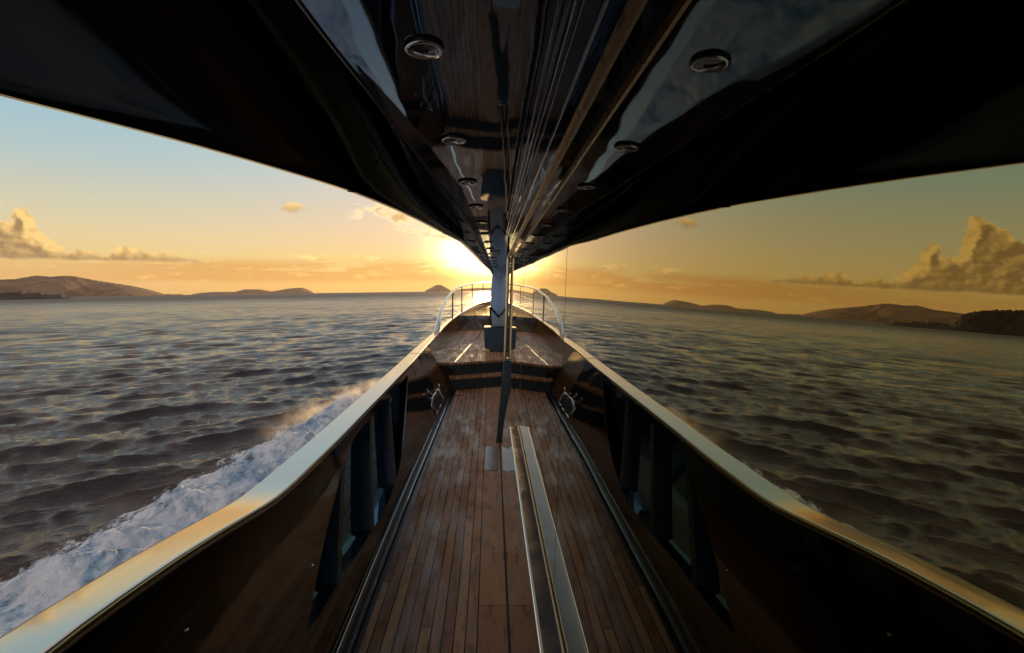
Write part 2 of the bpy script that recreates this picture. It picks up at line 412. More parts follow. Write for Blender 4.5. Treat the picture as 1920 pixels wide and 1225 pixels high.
# gutter beside the planks: dark channel with two polished edges
gut = MB()
gut.grid([[(xd(y) + 0.032, y, zdeck(y) + 0.001), (xd(y) + 0.028, y, zdeck(y) - 0.012), (xd(y) + 0.004, y, zdeck(y) - 0.012), (xd(y), y, zdeck(y) + 0.012), (xd(y) - 0.008, y, zdeck(y) + 0.014), (xd(y) - 0.036, y, zdeck(y) + 0.02), (xd(y) - 0.046, y, zdeck(y) + 0.03)] for y in ys])
gutter = gut.build('gutter', MAT['gutter'], yacht, smooth=True)
ed = MB()
ed.tube([(xd(y) - 0.003, y, zdeck(y) + 0.014) for y in ys], 0.0028, 6)
ed.tube([(xd(y) - 0.046, y, zdeck(y) + 0.034) for y in ys], 0.0022, 6)
ed.build('gutter_edge', MAT['chrome'], gutter, smooth=True)

# bulwark and cap rail -------------------------------------------------
RAIL = [  # y, outer x, z
    (-4, -0.92, 0.988), (0.6, -0.92, 0.988), (0.95, -0.92, 0.984), (1.2, -0.92, 0.966), (1.45, -0.92, 0.937), (1.7, -0.92, 0.900), (1.9, -0.92, 0.872), (2.1, -0.92, 0.862), (2.5, -0.92, 0.862),
    (3.5, -0.932, 0.864), (5.5, -0.965, 0.866), (6.5, -0.992, 0.868), (8, -1.012, 0.874), (9.5, -1.016, 0.892), (10.6, -1.000, 0.923), (12.5, -0.925, 0.985), (14.2, -0.81, 1.060),
    (17, -0.60, 1.140), (20, -0.27, 1.210)]
RX = [(a, b) for a, b, c in RAIL]; RZ = [(a, c) for a, b, c in RAIL]
CW = [(-4, 0.14), (2.2, 0.14), (5.8, 0.135), (8, 0.12), (12, 0.08), (20, 0.07)]
rxo = lambda y: interp(RX, y); rz = lambda y: interp(RZ, y); rxi = lambda y: rxo(y) + interp(CW, y)
MID = 2.2
def loop_points():
    """outer cap-rail line from the stern quarter round the bow and back"""
    pts = [(rxo(y), y, rz(y), interp(CW, y)) for y in frange(Y0, 20, 240)]
    bow = [(0.02, 21.3, 1.235), (0.42, 22.2, 1.25), (0.9, 22.75, 1.256), (1.5, 23.05, 1.26), (2.2, 23.15, 1.262)]
    pts += [(x, y, z, 0.07) for x, y, z in bow]
    pts += [(2 * MID - x, y, z, w) for x, y, z, w in pts[::-1][1:] if y > 8]
    return pts
LP = loop_points()
def inward(i):
    a = Vector(LP[max(i - 1, 0)][:2]); b = Vector(LP[min(i + 1, len(LP) - 1)][:2]); d = (b - a).normalized()
    return Vector((d.y, -d.x))
cap_prof = [(0.0, -0.035), (-0.004, -0.012), (0.002, -0.004), (0.02, 0.0), (0.05, 0.0004), (0.10, 0.0006), (0.5, 0.001), (0.90, 0.0006), (0.95, 0.0004), (0.975, -0.001), (0.993, -0.005), (1.0, -0.014), (0.99, -0.026), (0.95, -0.03)]
rows = []
for i, (x, y, z, w) in enumerate(LP):
    n = inward(i)
    tl = 0.011 * (1 - min(max((y - 1.2) / 1.0, 0), 1)) * 2        # the after length falls outboard
    rows.append([(x + n.x * u * w - tl * 0.8 * (1 - u), y + n.y * u * w, z + dz - tl * (1 - u)) for u, dz in cap_prof])
rail = MB().loft(rows).build('cap_rail', MAT['cap'], yacht, smooth=True, angle=50)
# joints between the lengths of cap rail
for y in (6.35, 9.0):
    MB().tube([(rxo(y) - 0.001, y, rz(y) + 0.001), (rxi(y) + 0.001, y - 0.02, rz(y) + 0.001)], 0.0022, 5).build('cap_joint', MAT['rubber'], rail)

# the glazed opening in the bulwark: upper and lower edge against y
HT = [(1.95, 0.33), (2.1, 0.42), (2.3, 0.53), (2.5, 0.625), (2.7, 0.71), (2.85, 0.757), (3.0, 0.782), (3.2, 0.79), (4.0, 0.792), (5.15, 0.798)]
HB = [(1.95, 0.33), (2.1, 0.315), (2.4, 0.30), (2.9, 0.265), (3.3, 0.25), (3.6, 0.27), (3.75, 0.295), (4.0, 0.35), (4.3, 0.45), (4.75, 0.64), (5.0, 0.74), (5.15, 0.798)]
YH0, YH1 = 1.95, 5.15
def bx(y, z):                                            # inner skin of the bulwark
    zb, zt = zdeck(y) + 0.03, rz(y) - 0.03
    u = (z - zb) / (zt - zb)
    return (xd(y) - 0.046) * (1 - u) + (rxi(y) - 0.006) * u - 0.010 * math.sin(math.pi * min(max(u, 0), 1))
DEP = 0.085
bw = MB()
cols = sorted(set([round(v, 4) for v in frange(Y0, YH0, 60) + frange(YH0, YH1, 96) + frange(YH1, 6.35, 24)]))
def hole(y): return (interp(HB, y), interp(HT, y)) if YH0 < y < YH1 else None
def strip(ylist, zlo, zhi, dx, n=5):
    return [[(bx(y, zlo(y) + (zhi(y) - zlo(y)) * k / n) + dx, y, zlo(y) + (zhi(y) - zlo(y)) * k / n) for k in range(n + 1)] for y in ylist]
zb_ = lambda y: zdeck(y) + 0.03
zt_ = lambda y: rz(y) - 0.03
ya = [y for y in cols if y <= YH0 + 1e-6]; yb = [y for y in cols if YH0 - 1e-6 <= y <= YH1 + 1e-6]; yc = [y for y in cols if y >= YH1 - 1e-6]
lo = lambda y: interp(HB, y); hi = lambda y: interp(HT, y)
for dx in (0.0, -DEP):
    bw.grid(strip(ya, zb_, lambda y: HB[0][1] * 1.0, dx, 5)); bw.grid(strip(ya, lambda y: HB[0][1], zt_, dx, 6))
    bw.grid(strip(yb, zb_, lo, dx, 5)); bw.grid(strip(yb, hi, zt_, dx, 6))
    bw.grid(strip(yc, zb_, lambda y: HB[-1][1], dx, 5)); bw.grid(strip(yc, lambda y: HB[-1][1], zt_, dx, 6))
bw.grid([[(bx(y, lo(y)), y, lo(y)), (bx(y, lo(y)) - DEP, y, lo(y))] for y in yb])
bw.grid([[(bx(y, hi(y)), y, hi(y)), (bx(y, hi(y)) - DEP, y, hi(y))] for y in yb])
bulwark = bw.build('bulwark', MAT['bulwark'], yacht, smooth=True, angle=30)
# polished bead round the opening
bd = MB(); bd.tube([(bx(y, lo(y)) + 0.001, y, lo(y)) for y in yb], 0.0022, 6)
bd.build('opening_bead', MAT['dark'], bulwark, smooth=True)
# stanchions across the opening and the panes between them
RAKE = 0.9
posts = [2.36, 3.02, 3.70]                               # at the height of the sill
PT = 0.034
yr = lambda yb, z: yb + RAKE * (z - 0.30)
for yp in posts:
    def on(yb, up):                                      # where a raked edge meets the rim of the opening
        z = 0.28
        for k in range(400):
            z = 0.22 + k * 0.0015
            y = yr(yb, z)
            if not up and lo(y) <= z <= hi(y) and YH0 < y < YH1: return z
            if up and z > 0.35 and z >= hi(y): return z
        return z
    mb = MB(); sides = []
    for yb in (yp - PT, yp + PT):
        z0, z1 = on(yb, False) - 0.006, on(yb, True) + 0.006
        zz_ = [z0 + (z1 - z0) * k / 8 for k in range(9)]
        sides.append([[(bx(yr(yb, z), z) + e, yr(yb, z), z) for z in zz_] for e in (-0.004, -DEP + 0.012)])
    a, b_ = sides
    mb.grid([a[0], b_[0]]); mb.grid([a[1], b_[1]]); mb.grid([a[0], a[1]]); mb.grid([b_[0], b_[1]])
    mb.build('window_post', MAT['slate'], bulwark)
bays = [1.45] + [v for yp in posts for v in (yp - PT, yp + PT)] + [4.75]
for i in range(0, len(bays), 2):
    mb = MB()
    for e in (-DEP + 0.014, -DEP + 0.020):
        mb.grid([[(bx(yr(bays[i] + (bays[i + 1] - bays[i]) * q / 8, z), z) + e, yr(bays[i] + (bays[i + 1] - bays[i]) * q / 8, z), z) for z in frange(0.20, 0.825, 8)] for q in range(9)])
    mb.build('window_pane', MAT['pane'], bulwark)
for yj in (5.45,):
    MB().tube([(bx(yj + 0.12 * q, zb_(yj) + (zt_(yj) - zb_(yj)) * q) + 0.0004, yj + 0.12 * q, zb_(yj) + (zt_(yj) - zb_(yj)) * q) for q in frange(0.02, 0.98, 10)], 0.0014, 5).build('panel_joint', MAT['rubber'], bulwark)
# small domed studs on the inner skin
for y, z in ((1.30, 0.77), (2.41, 0.83), (2.12, 0.50), (3.9, 0.83)):
    x = bx(y, z)
    MB().tube([(x - 0.002, y, z), (x + 0.003, y, z), (x + 0.005, y, z)], 0.005, 10, taper=[0.005, 0.0045, 0.002]).build('snap_stud', MAT['chrome'], bulwark, smooth=True)

# foredeck bulwark and hull -------------------------------------------
fore_i = [i for i, q in enumerate(LP) if q[1] >= 7.4]
zf = lambda y: 0.60 + 0.006 * (y - 7.5)
rows_in, rows_out = [], []
for i in fore_i:
    x, y, z, w = LP[i]; n = inward(i)
    zi0 = zf(y) - 0.05
    rows_in.append([(x + n.x * (w - 0.006 + 0.02 * (1 - k / 4)), y + n.y * (w - 0.006 + 0.02 * (1 - k / 4)), zi0 + (z - 0.03 - zi0) * k / 4) for k in range(5)])
YJ = frange(6.35, 7.5, 20)
MB().grid(rows_in).grid([[(bx(y, zdeck(y) + 0.03 + (rz(y) - 0.06 - zdeck(y)) * k / 4) - 0.012, y, zdeck(y) + 0.03 + (rz(y) - 0.06 - zdeck(y)) * k / 4) for k in range(5)] for y in YJ]).grid([[(bx(6.35, q), 6.35, q), (bx(6.35, q) - DEP, 6.35, q)] for q in frange(0.25, rz(6.35) - 0.03, 4)]).build('bow_bulwark', MAT['sunlit'], yacht, smooth=True)
hull = MB(); rows = []
for i, (x, y, z, w) in enumerate(LP):
    n = inward(i); inn = 0.004 if y > 7.5 else 0.03
    zz = [z - 0.035, min(z - 0.05, 0.10 + max(0, y - 8) * 0.03), -0.3, -0.9, -2.2]
    off = [inn, inn + 0.02 if y > 7.5 else 0.06, 0.10 + max(0, y - 10) * 0.015, 0.2 + max(0, y - 10) * 0.05, 0.6 + max(0, y - 8) * 0.08]
    if y <= 7.5 and YH0 - 0.2 < y < YH1 + 0.2: zz[0] = 0.16; zz[1] = 0.06
    rows.append([(x + n.x * a, y + n.y * a, q) for a, q in zip(off, zz)])
hull.grid(rows).build('hull', MAT['hull'], yacht, smooth=True)

# steps and foredeck ---------------------------------------------------
def slab(front, zt, zb, back):
    mb = MB(); top = [(x, y, zt) for x, y in front]; bot = [(x, y + 0.02, zb) for x, y in front]
    mb.grid([bot, top]); return mb
def tread(front, z, yback, th=0.03, nose=0.015):
    mb = MB()
    a = [(x, y - nose, z - th) for x, y in front]; b_ = [(x, y - nose, z - 0.004) for x, y in front]; c = [(x, y - nose + 0.004, z) for x, y in front]; d = [(x, yback, z) for x, y in front]
    mb.grid([a, b_, c, d]); return mb
f1 = [(-0.60, 7.30), (-0.56, 7.21), (0.16, 7.42)]
f2 = [(-0.905, 7.56), (-0.53, 7.42), (0.16, 7.70)]
st = slab(f1, 0.405, 0.2, 0).build('step_riser', MAT['slate'], yacht)
tread(f1, 0.42, 7.9, 0.025).build('step_tread', MAT['teak_fore'], yacht)
slab(f2, 0.585, 0.3, 0).build('foredeck_riser', MAT['slate'], yacht)
# side wing of the riser against the bulwark
MB().grid([[(-0.53, 7.425, 0.2), (-0.53, 7.425, 0.59)], [(-0.93, 7.57, 0.2), (-0.93, 7.57, 0.59)]]).build('riser_wing', MAT['bulwark'], yacht)
fd = MB()
fd.grid([[(x, y - 0.012, 0.565) for x, y in f2], [(x, y - 0.012, 0.596) for x, y in f2], [(x, y, 0.60) for x, y in f2]])
fd.grid([[(-0.905, 7.56, 0.60), (-0.53, 7.42, 0.60), (0.16, 7.70, 0.60), (3.5, 7.70, 0.60)]] + [[(max(rxi(y) - 0.02, -0.97), y, zf(y)), (rxi(y) + 0.38, y, zf(y)), (0.2, y, zf(y)), (4.4 - rxi(y), y, zf(y))] for y in frange(8.2, 13.2, 20)])
fd.build('foredeck', MAT['teak_fore'], yacht)
# raised forward trunk
tk = MB(); trows = []
for y in frange(13.0, 21.5, 24):
    xl = rxi(y) + 0.0 if y <= 20 else rxi(20) + (y - 20) * 0.35
    e = 0.012 * (y - 13)
    trows.append([(xl, y, zf(y) - 0.05), (xl + 0.02, y, 0.985 + e), (xl + 0.05, y, 1.0 + e), (4.4 - xl - 0.05, y, 1.0 + e), (4.4 - xl, y, zf(y) - 0.05)])
tk.grid(trows); tk.cap(trows[0]); tk.build('bow_trunk', MAT['bulwark'], yacht, smooth=True, bevel=0.0)
# sun glint on the foredeck, put in as a bright strip
MB().grid([[(-0.545, 7.44, 0.604), (-0.515, 7.44, 0.604)], [(-0.43, 9.4, 0.615), (-0.40, 9.4, 0.615)], [(-0.30, 11.5, 0.628), (-0.275, 11.5, 0.628)], [(-0.25, 12.9, 0.637), (-0.235, 12.9, 0.637)]]).build('glint_strip', MAT['chrome'], yacht)

# bow handrail
HR = [(-0.951, 9.2, 0.89), (-0.953, 9.45, 1.0), (-0.955, 9.75, 1.11), (-0.95, 10.25, 1.245), (-0.938, 10.8, 1.361), (-0.922, 11.5, 1.475), (-0.899, 12.2, 1.564), (-0.845, 13.3, 1.668), (-0.76, 14.6, 1.735), (-0.625, 16.8, 1.805), (-0.46, 18.4, 1.845), (-0.29, 19.8, 1.875), (0.06, 21.1, 1.91), (0.5, 22.0, 1.93), (1.3, 22.7, 1.94), (2.2, 22.95, 1.945)]
def catmull(P, n=6):
    out = []; P = [Vector(p) for p in P]
    for i in range(len(P) - 1):
        a, b_, c, d = P[max(i - 1, 0)], P[i], P[i + 1], P[min(i + 2, len(P) - 1)]
        for k in range(n):
            u = k / n
            out.append(0.5 * ((2 * b_) + (c - a) * u + (2 * a - 5 * b_ + 4 * c - d) * u * u + (3 * b_ - a - 3 * c + d) * u ** 3))
    return out + [P[-1]]
hp = catmull(HR); hp += [Vector((2 * MID - q.x, q.y, q.z)) for q in hp[::-1][1:]]
hn = len(hp)
hr = MB().tube(hp, 0.03, 14, taper=[0.048 - 0.020 * min(1, min(i, hn - 1 - i) / 26) for i in range(hn)]).build('handrail', MAT['chrome'], yacht, smooth=True)
for a, b_ in (((-0.902, 12.3, 0.95), (-0.880, 12.3, 1.57)), ((-0.787, 14.2, 1.05), (-0.775, 14.2, 1.715)), ((-0.614, 17.1, 1.12), (-0.60, 17.1, 1.81)), ((-0.315, 19.8, 1.19), (-0.295, 19.8, 1.87)), ((0.5, 22.0, 1.24), (0.5, 22.0, 1.93)), ((2.2, 22.95, 1.25), (2.2, 22.95, 1.94)), ((3.9, 22.0, 1.24), (3.9, 22.0, 1.93)), ((5.0, 17.1, 1.12), (5.0, 17.1, 1.81))):
    q = MB().tube([a, b_], 0.016, 10); q.tube([a, (a[0], a[1], a[2] + 0.03)], 0.03, 12); q.build('stanchion', MAT['slate'], hr, smooth=True)
MB().tube(catmull([(-0.94, 10.9, 1.27), (-0.905, 12.3, 1.325), (-0.78, 14.2, 1.40), (-0.607, 17.1, 1.485), (-0.305, 19.8, 1.56), (0.5, 22.0, 1.60), (2.2, 22.95, 1.61)]), 0.009, 8).build('middle_rail', MAT['chrome'], hr, smooth=True)

# hawse opening with its cleat, scupper, added deck sheen patch -------------------
def hx(y, z): return bx(y, z) + 0.003
hw = MB()
yy0, yy1, z0, z1 = 5.75, 6.5, zdeck(6.1) + 0.05, zdeck(6.1) + 0.20
pts = [(yy0, z0), (yy1, z0 + 0.02), (yy1, z1), (yy0 + 0.25, z1), (yy0, z1 - 0.05)]
for a, b_ in zip(pts, pts[1:] + pts[:1]): hw.tube([(hx(*a), a[0], a[1]), (hx(*b_), b_[0], b_[1])], 0.007, 8)
hs = hw.build('hawse_frame', MAT['chrome'], yacht, smooth=True)
MB().cap([(hx(*q) + 0.001, q[0], q[1]) for q in pts]).build('hawse_plate', MAT['satin'], hs)
for k in (1, 2):
    y = yy0 + k * 0.25
    MB().tube([(hx(y, z0) + 0.012, y, z0), (hx(y, z1) + 0.012, y + 0.05, z1)], 0.006, 6).build('hawse_bar', MAT['dark'], hs)
for s in (-1, 1):
    y = 6.15 + s * 0.12; x = hx(y, z1)
    MB().tube(catmull([(x + 0.01, y, z1 - 0.02), (x + 0.04, y, z1 + 0.02), (x + 0.045, y + s * 0.03, z1 + 0.06), (x + 0.035, y + s * 0.06, z1 + 0.085)], 5), 0.009, 8).build('cleat_horn', MAT['chrome'], hs, smooth=True)
MB().box(-0.505, -0.43, 6.90, 6.95, zdeck(6.92) + 0.0005, zdeck(6.92) + 0.003).build('scupper', MAT['rubber'], yacht)
MB().grid([[(-0.078, 4.24, zdeck(4.24) + 0.003), (0.035, 4.24, zdeck(4.24) + 0.003)], [(-0.072, 4.84, zdeck(4.84) + 0.003), (0.035, 4.84, zdeck(4.84) + 0.003)]]).build('sheen_patch', MAT['sheen'], yacht)  # sheen on the margin board, added as a pale glossy sheet

# superstructure -------------------------------------------------------
XB, XG, XF = 0.050, 0.094, 0.071
ZS0, ZS1 = 0.870, 0.873            # sill outer and inner height
ZG = 1.900                          # head of the windows
wx = lambda x0, z: x0 + TL * z
zc = lambda y: 2.20 - 0.0155 * y    # ceiling
lw = MB()
lw.loft([[(wx(XB, -0.2), y, -0.2), (wx(XB, ZS0), y, ZS0), (wx(XG, ZS1) + 0.004, y, ZS1), (0.35, y, ZS1), (0.35, y, -0.2)] for y in (Y0, 2.8285)])
wall = lw.build('lower_wall', MAT['dado'], yacht)
# seam at the foot of the wall
MB().loft([[(wx(XB, zdeck(y)) - 0.006, y, zdeck(y) + 0.001), (wx(XB, zdeck(y)) - 0.006, y, zdeck(y) + 0.006), (wx(XB, zdeck(y)) + 0.01, y, zdeck(y) + 0.006), (wx(XB, zdeck(y)) + 0.01, y, zdeck(y) + 0.001)] for y in frange(Y0, 4.9, 20)]).build('wall_seal', MAT['rubber'], wall)
# window sill ledge
sl = MB(); xo, xi = wx(XB, ZS0), wx(XG, ZS1)
ye = 2.80
sl.loft([[(xo - 0.003, y, ZS0 - 0.004), (xo - 0.003, y, ZS0 + 0.004), (xo + 0.002, y, ZS0 + 0.007), (xi - 0.001, y, ZS1 + 0.0075), (xi - 0.001, y, ZS1 - 0.01)] for y in (Y0, ye)])
sill = sl.build('window_sill', MAT['sill'], wall, bevel=0.0015)
MB().tube([(xo - 0.003, Y0, ZS0 + 0.003), (xo - 0.003, ye, ZS0 + 0.003)], 0.0028, 8).build('sill_edge', MAT['chrome'], sill, smooth=True)
MB().tube([(xi - 0.003, Y0, ZS1 + 0.006), (xi - 0.003, ye, ZS1 + 0.006)], 0.0035, 8).build('sill_gasket', MAT['bronze'], sill, smooth=True)
MB().tube([(xo + 0.013, 2.0, ZS0 + 0.0155), (xo + 0.013, 2.0, ZS0 + 0.018)], 0.003, 8).build('sill_screw', MAT['chrome'], sill)
# backing and panes
MB().loft([[(wx(XG, ZS1) + 0.012, y, ZS1), (wx(XG, ZG) + 0.012, y, ZG + 0.02), (0.35, y, ZG + 0.02), (0.35, y, ZS1)] for y in (Y0, 2.8285)]).build('window_backing', MAT['rubber'], wall)
for y0, y1, dy in ((Y0, 1.2065, 0.0), (1.2125, 2.8285, 0.0010)):
    mb = MB()
    rr = []
    for y, d in ((y0, 0.0), (y1, dy)):
        rr.append([(wx(XG, ZS1) + d, y, ZS1), (wx(XG, ZG) + d, y, ZG + 0.01), (wx(XG, ZG) + 0.008 + d, y, ZG + 0.01), (wx(XG, ZS1) + 0.008 + d, y, ZS1)])
    mb.loft(rr); mb.build('window_pane', MAT['glass'], wall)
# full height glass panel forward of the sill: leans in a little more at waist height
def fpx(z):
    u = min(max((z - 0.20) / 0.67, 0), 1); u = u * u * (3 - 2 * u)
    return XB + (XG - XB) * u + TL * z
zz = [-0.1 + 2.0 * k / 60 for k in range(61)]
zz = [z for z in zz if z < ZG] + [ZG + 0.01]
fp = MB(); fp.loft([[(fpx(z), y, z) for z in zz] + [(0.35, y, ZG + 0.01), (0.35, y, -0.1)] for y in (2.8315, 4.925)])
fp.build('glass_panel', MAT['glass'], wall, smooth=True, angle=30)
# fascia above the windows with its mouldings
fa = MB()
fa.loft([[(wx(XF, ZG) + 0.002, y, ZG), (wx(XF, zc(y)), y, zc(y) + 0.05), (0.35, y, zc(y) + 0.05), (0.35, y, ZG)] for y in frange(Y0, 4.93, 8)])
fascia = fa.build('fascia', MAT['lacquer'], yacht)
def trim(z, r, m, name, off=0.0, slope=0.0):
    MB().tube([(wx(XF, z) - off, y, z + slope * y) for y in (Y0, 0, 4.93)], r, 8).build(name, m, fascia, smooth=True)
trim(ZG + 0.006, 0.010, MAT['bronze'], 'trim_moulding')
trim(2.000, 0.0035, MAT['chrome'], 'trim_strip')
for x, r in ((0.149, 0.004), (0.166, 0.004)):
    MB().tube([(x, y, zc(y) - 0.001) for y in (Y0, 0, 4.93)], r, 8).build('trim_strip', MAT['chrome'], fascia, smooth=True)
# wall forward of the saloon windows
fw = MB(); fw.loft([[(0.105 + TL * -0.2, y, -0.2), (0.105 + TL * 2.2, y, 2.2), (0.4, y, 2.2), (0.4, y, -0.2)] for y in (4.93, 11.7)])
fwall = fw.build('forward_wall', MAT['lacquer'], yacht)
MB().box(0.36, 4.1, Y0, 11.6, -0.4, 2.3).build('superstructure', MAT['rubber'], yacht)
# post at the end of the window wall: blue box below, bright mullions above
pb = MB(); zt = 0.95
pb.loft([[(0.020, y, 0.14), (0.106, y, zt), (wx(XB, zt) + 0.05, y, zt), (wx(XB, 0.17) + 0.05, y, 0.14)] for y in (4.93, 5.0)])
post = pb.build('corner_post', MAT['slate'], yacht, bevel=0.004)
MB().tube([(0.126, 4.965, 0.95), (0.126, 4.965, 0.968)], 0.022, 14).build('post_collar', MAT['chrome'], post, smooth=True)
for off, r, yy in ((0.024, 0.014, 4.965),):
    MB().tube([(wx(XB, 0.95) + off, yy, 0.96), (wx(XB, 2.1) + off, yy, 2.1)], r, 12).build('mullion', MAT['skygold'], post, smooth=True)

# overhang: lacquered soffit, hanging fascia, rounded lip --------------
CR = [(-4, -0.56), (-1, -0.455), (0, -0.425), (1.135, -0.379), (1.6, -0.346), (2.5, -0.283), (3.7, -0.19), (5, -0.138), (6.5, -0.095), (9.66, 0.005), (12, 0.055)]
LI = [(-4, -1.55), (-1, -1.36), (0, -1.15), (0.6, -0.965), (0.966, -0.83), (1.104, -0.763), (1.296, -0.672), (1.596, -0.556), (1.92, -0.456), (2.481, -0.355), (3.384, -0.249), (4.095, -0.172), (5.107, -0.102), (7.838, -0.018), (11.78, 0.064), (12, 0.07)]
LZ = 1.95
crx = lambda y: interp(CR, y)
lix = lambda y: min(interp(LI, y), crx(y) - 0.012)
ysO = sorted(set([round(v, 4) for v in frange(Y0, 0, 20) + frange(0, 4, 80) + frange(4, 12, 60)]))
soff, ov = [], []
for y in ysO:
    c, l, z = crx(y), lix(y), zc(y)
    hgt = z - LZ
    soff.append([(wx(XF, z) + 0.02 + (0.0 if y < 4.93 else 0.06), y, z), (c * 0.5 + 0.07, y, z), (c + 0.0, y, z)])
    ring = [(c, y, z - 0.004)]
    for k in range(1, 9):                                # concave curve from crease to lip
        u = k / 8; flare = max(0.0, (c - l) - 0.12)
        x = c - (min(c - l, 0.12)) * u - flare * (u ** 1.7)
        ring.append((x, y, z - 0.004 - (hgt - 0.010) * (1 - (1 - u) ** 1.25)))
    ring += [(l - 0.008, y, LZ - 0.002), (l - 0.03, y, LZ), (l - 0.045, y, LZ + 0.012), (l - 0.05, y, LZ + 0.05), (l - 0.02, y, z + 0.16), (0.3, y, z + 0.22)]
    ov.append(ring)
soffit = MB().grid(soff).build('soffit', MAT['lacquer'], yacht, smooth=True, angle=40)
over = MB().grid(ov); over.cap(ov[-1]); overhang = over.build('overhang', MAT['over'], yacht, smooth=True, angle=40)
MB().grid([[(-1.0, y, 2.45), (4.4, y, 2.45)] for y in (Y0, 0)] + [[(0.2, 12, 2.3), (4.3, 12, 2.3)]]).build('upper_deck', MAT['hull'], yacht)
for yj in (0.55, 1.9, 3.3, 4.8, 6.6):
    k = min(range(len(ysO)), key=lambda i: abs(ysO[i] - yj))
    MB().tube([(q[0], q[1], q[2] - 0.0004) for q in ov[k][1:13]], 0.0016, 5).build('panel_joint', MAT['rubber'], overhang)
cb = MB(); cb.tube([(crx(y) + 0.004, y, zc(y) - 0.002) for y in ysO], 0.0045, 6); cb.build('crease_bead', MAT['bronze'], overhang, smooth=True)

# downlights
LX = [(0.59, -0.163), (1.32, -0.151), (2.05, -0.132), (2.73, -0.113), (3.44, -0.089), (4.18, -0.066), (4.95, -0.046), (5.85, -0.015), (6.54, 0.002), (8.58, 0.057), (10.0, 0.08)]
def downlight():
    hs_ = MB().lathe([(0.0405, 0.0), (0.0485, 0.001), (0.0485, -0.005), (0.047, -0.008)], n=48).build('downlight', MAT['dark'], None, smooth=True)
    rim = MB().lathe([(0.0472, -0.0078), (0.0460, -0.0105), (0.0385, -0.0112), (0.0360, -0.009), (0.0352, -0.004), (0.034, 0.0)], n=48).build('rim', MAT['chrome'], hs_, smooth=True, angle=80)
    len_ = MB().lathe([(0.0345, -0.001), (0.02, -0.002), (0.0005, -0.0025)], n=32).build('lens', MAT['lens'], hs_, smooth=True)
    return hs_
dl0 = downlight()
ylist = [0.59 + 0.727 * k for k in range(-2, 14)]
for k, y in enumerate(ylist):
    o = dl0 if k == 0 else dl0.copy()
    if k:
        COL.objects.link(o)
        for ch in list(dl0.children):
            c = ch.copy(); COL.objects.link(c); c.parent = o
    o.location = Vector((interp(LX, y) if y > 0.59 else -0.163 - 0.012 * (0.59 - y) / 0.7, y, zc(y) + 0.001)) - Vector(yacht.location)
    o.parent = yacht
# air vent near the forward end of the soffit
ven = MB().box(-0.012, 0.13, 6.72, 7.38, zc(7) - 0.012, zc(7) - 0.004).build('vent', MAT['satin'], yacht)
for k in range(7):
    x = 0.0 + k * 0.019
    MB().box(x, x + 0.009, 6.76, 7.34, zc(7) - 0.0145, zc(7) - 0.0115).build('vent_slot', MAT['rubber'], ven)

# forward pillar with its dark brace
pl = MB(); pl.loft([[(0.040, y, 2.10), (0.30, y, 2.10), (0.26, y, 0.55), (-0.055, y, 0.55), (-0.04, y, 0.95), (-0.012, y, 1.5)] for y in (11.8, 11.95)])
pil = pl.build('pillar', MAT['pillar'], yacht, bevel=0.006)
MB().tube([(-0.035, 11.77, 1.25), (0.10, 11.77, 1.08), (0.24, 11.77, 0.92)], 0.022, 8).build('brace', MAT['dark'], pil, smooth=True)
MB().tube([(-0.022, 11.72, 0.70), (-0.028, 11.72, 1.24)], 0.02, 8).build('brace_leg', MAT['dark'], pil, smooth=True)

# ------------------------------------------------------------------ locker on the foredeck: can be lifted off
lock = bpy.data.objects.new('deck_locker', None); COL.objects.link(lock); lock.location = (0.02, 8.75, zf(8.7))
tag(lock, 'slate blue deck locker box on the teak foredeck beside the pillar', 'locker')
q = MB(); q.loft([[(-0.125, y, 0.665), (-0.125, y, 1.0), (0.16, y, 1.0), (0.16, y, 0.615), (0.06, y, 0.62)] for y in (8.6, 8.95)]); q.build('body', MAT['slate'], lock, bevel=0.006)
MB().box(-0.125, 0.16, 8.6, 8.95, 1.002, 1.012).build('lid', MAT['rubber'], lock, bevel=0.005)
MB().box(-0.05, 0.13, 8.66, 8.9, zf(8.7), 0.63).build('pedestal', MAT['bulwark'], lock, bevel=0.004)

# ------------------------------------------------------------------ islands
def noise1(x, seed, octs=5):
    v = 0; rr = np.random.default_rng(seed)
    for o in range(octs):
        ph = rr.uniform(0, 6.28, 3); f = 2 ** o
        v = v + (np.sin(x * f * 1.0 + ph[0]) + np.sin(x * f * 1.73 + ph[1]) + np.sin(x * f * 2.61 + ph[2])) / 3 / f ** 0.9
    return v
def land(name, prof, D, depth, m, seed, rough=0.05, step=0.08):
    """ridge of hills: outline given as azimuth and height angle (degrees) at distance D"""
    a = np.arange(prof[0][0], prof[-1][0] + 1e-6, step)
    e = np.interp(a, [p[0] for p in prof], [p[1] for p in prof])
    Hh = np.tan(np.radians(e)) * D + 3.1
    n = 14; rows = []
    for ia, az in enumerate(a):
        row = []
        for k in range(2 * n + 1):
            u = k / n - 1.0                               # -1 front shore .. 0 ridge .. 1 back shore
            rr_ = D + depth * (u) * (0.9 + 0.2 * math.sin(az * 1.3 + seed))
            sh = (1 - abs(u)) ** (0.75 if u < 0 else 1.1)
            nz = 1 + rough * 4 * float(noise1(np.array(az * 3.1 + u * 5.0), seed)) * (1 - (1 - abs(u)) ** 4)
            ridge = 1 + rough * float(noise1(np.array(az * 9.0), seed + 3, 4))
            zz = SEA - 1 + (Hh[ia]) * sh * nz * ridge + 0.6
            row.append((math.sin(R(az)) * rr_, math.cos(R(az)) * rr_, zz))
        rows.append(row)
    o = MB().grid(rows).build(name, m, None, smooth=True)
    o['kind'] = 'structure'
    return o
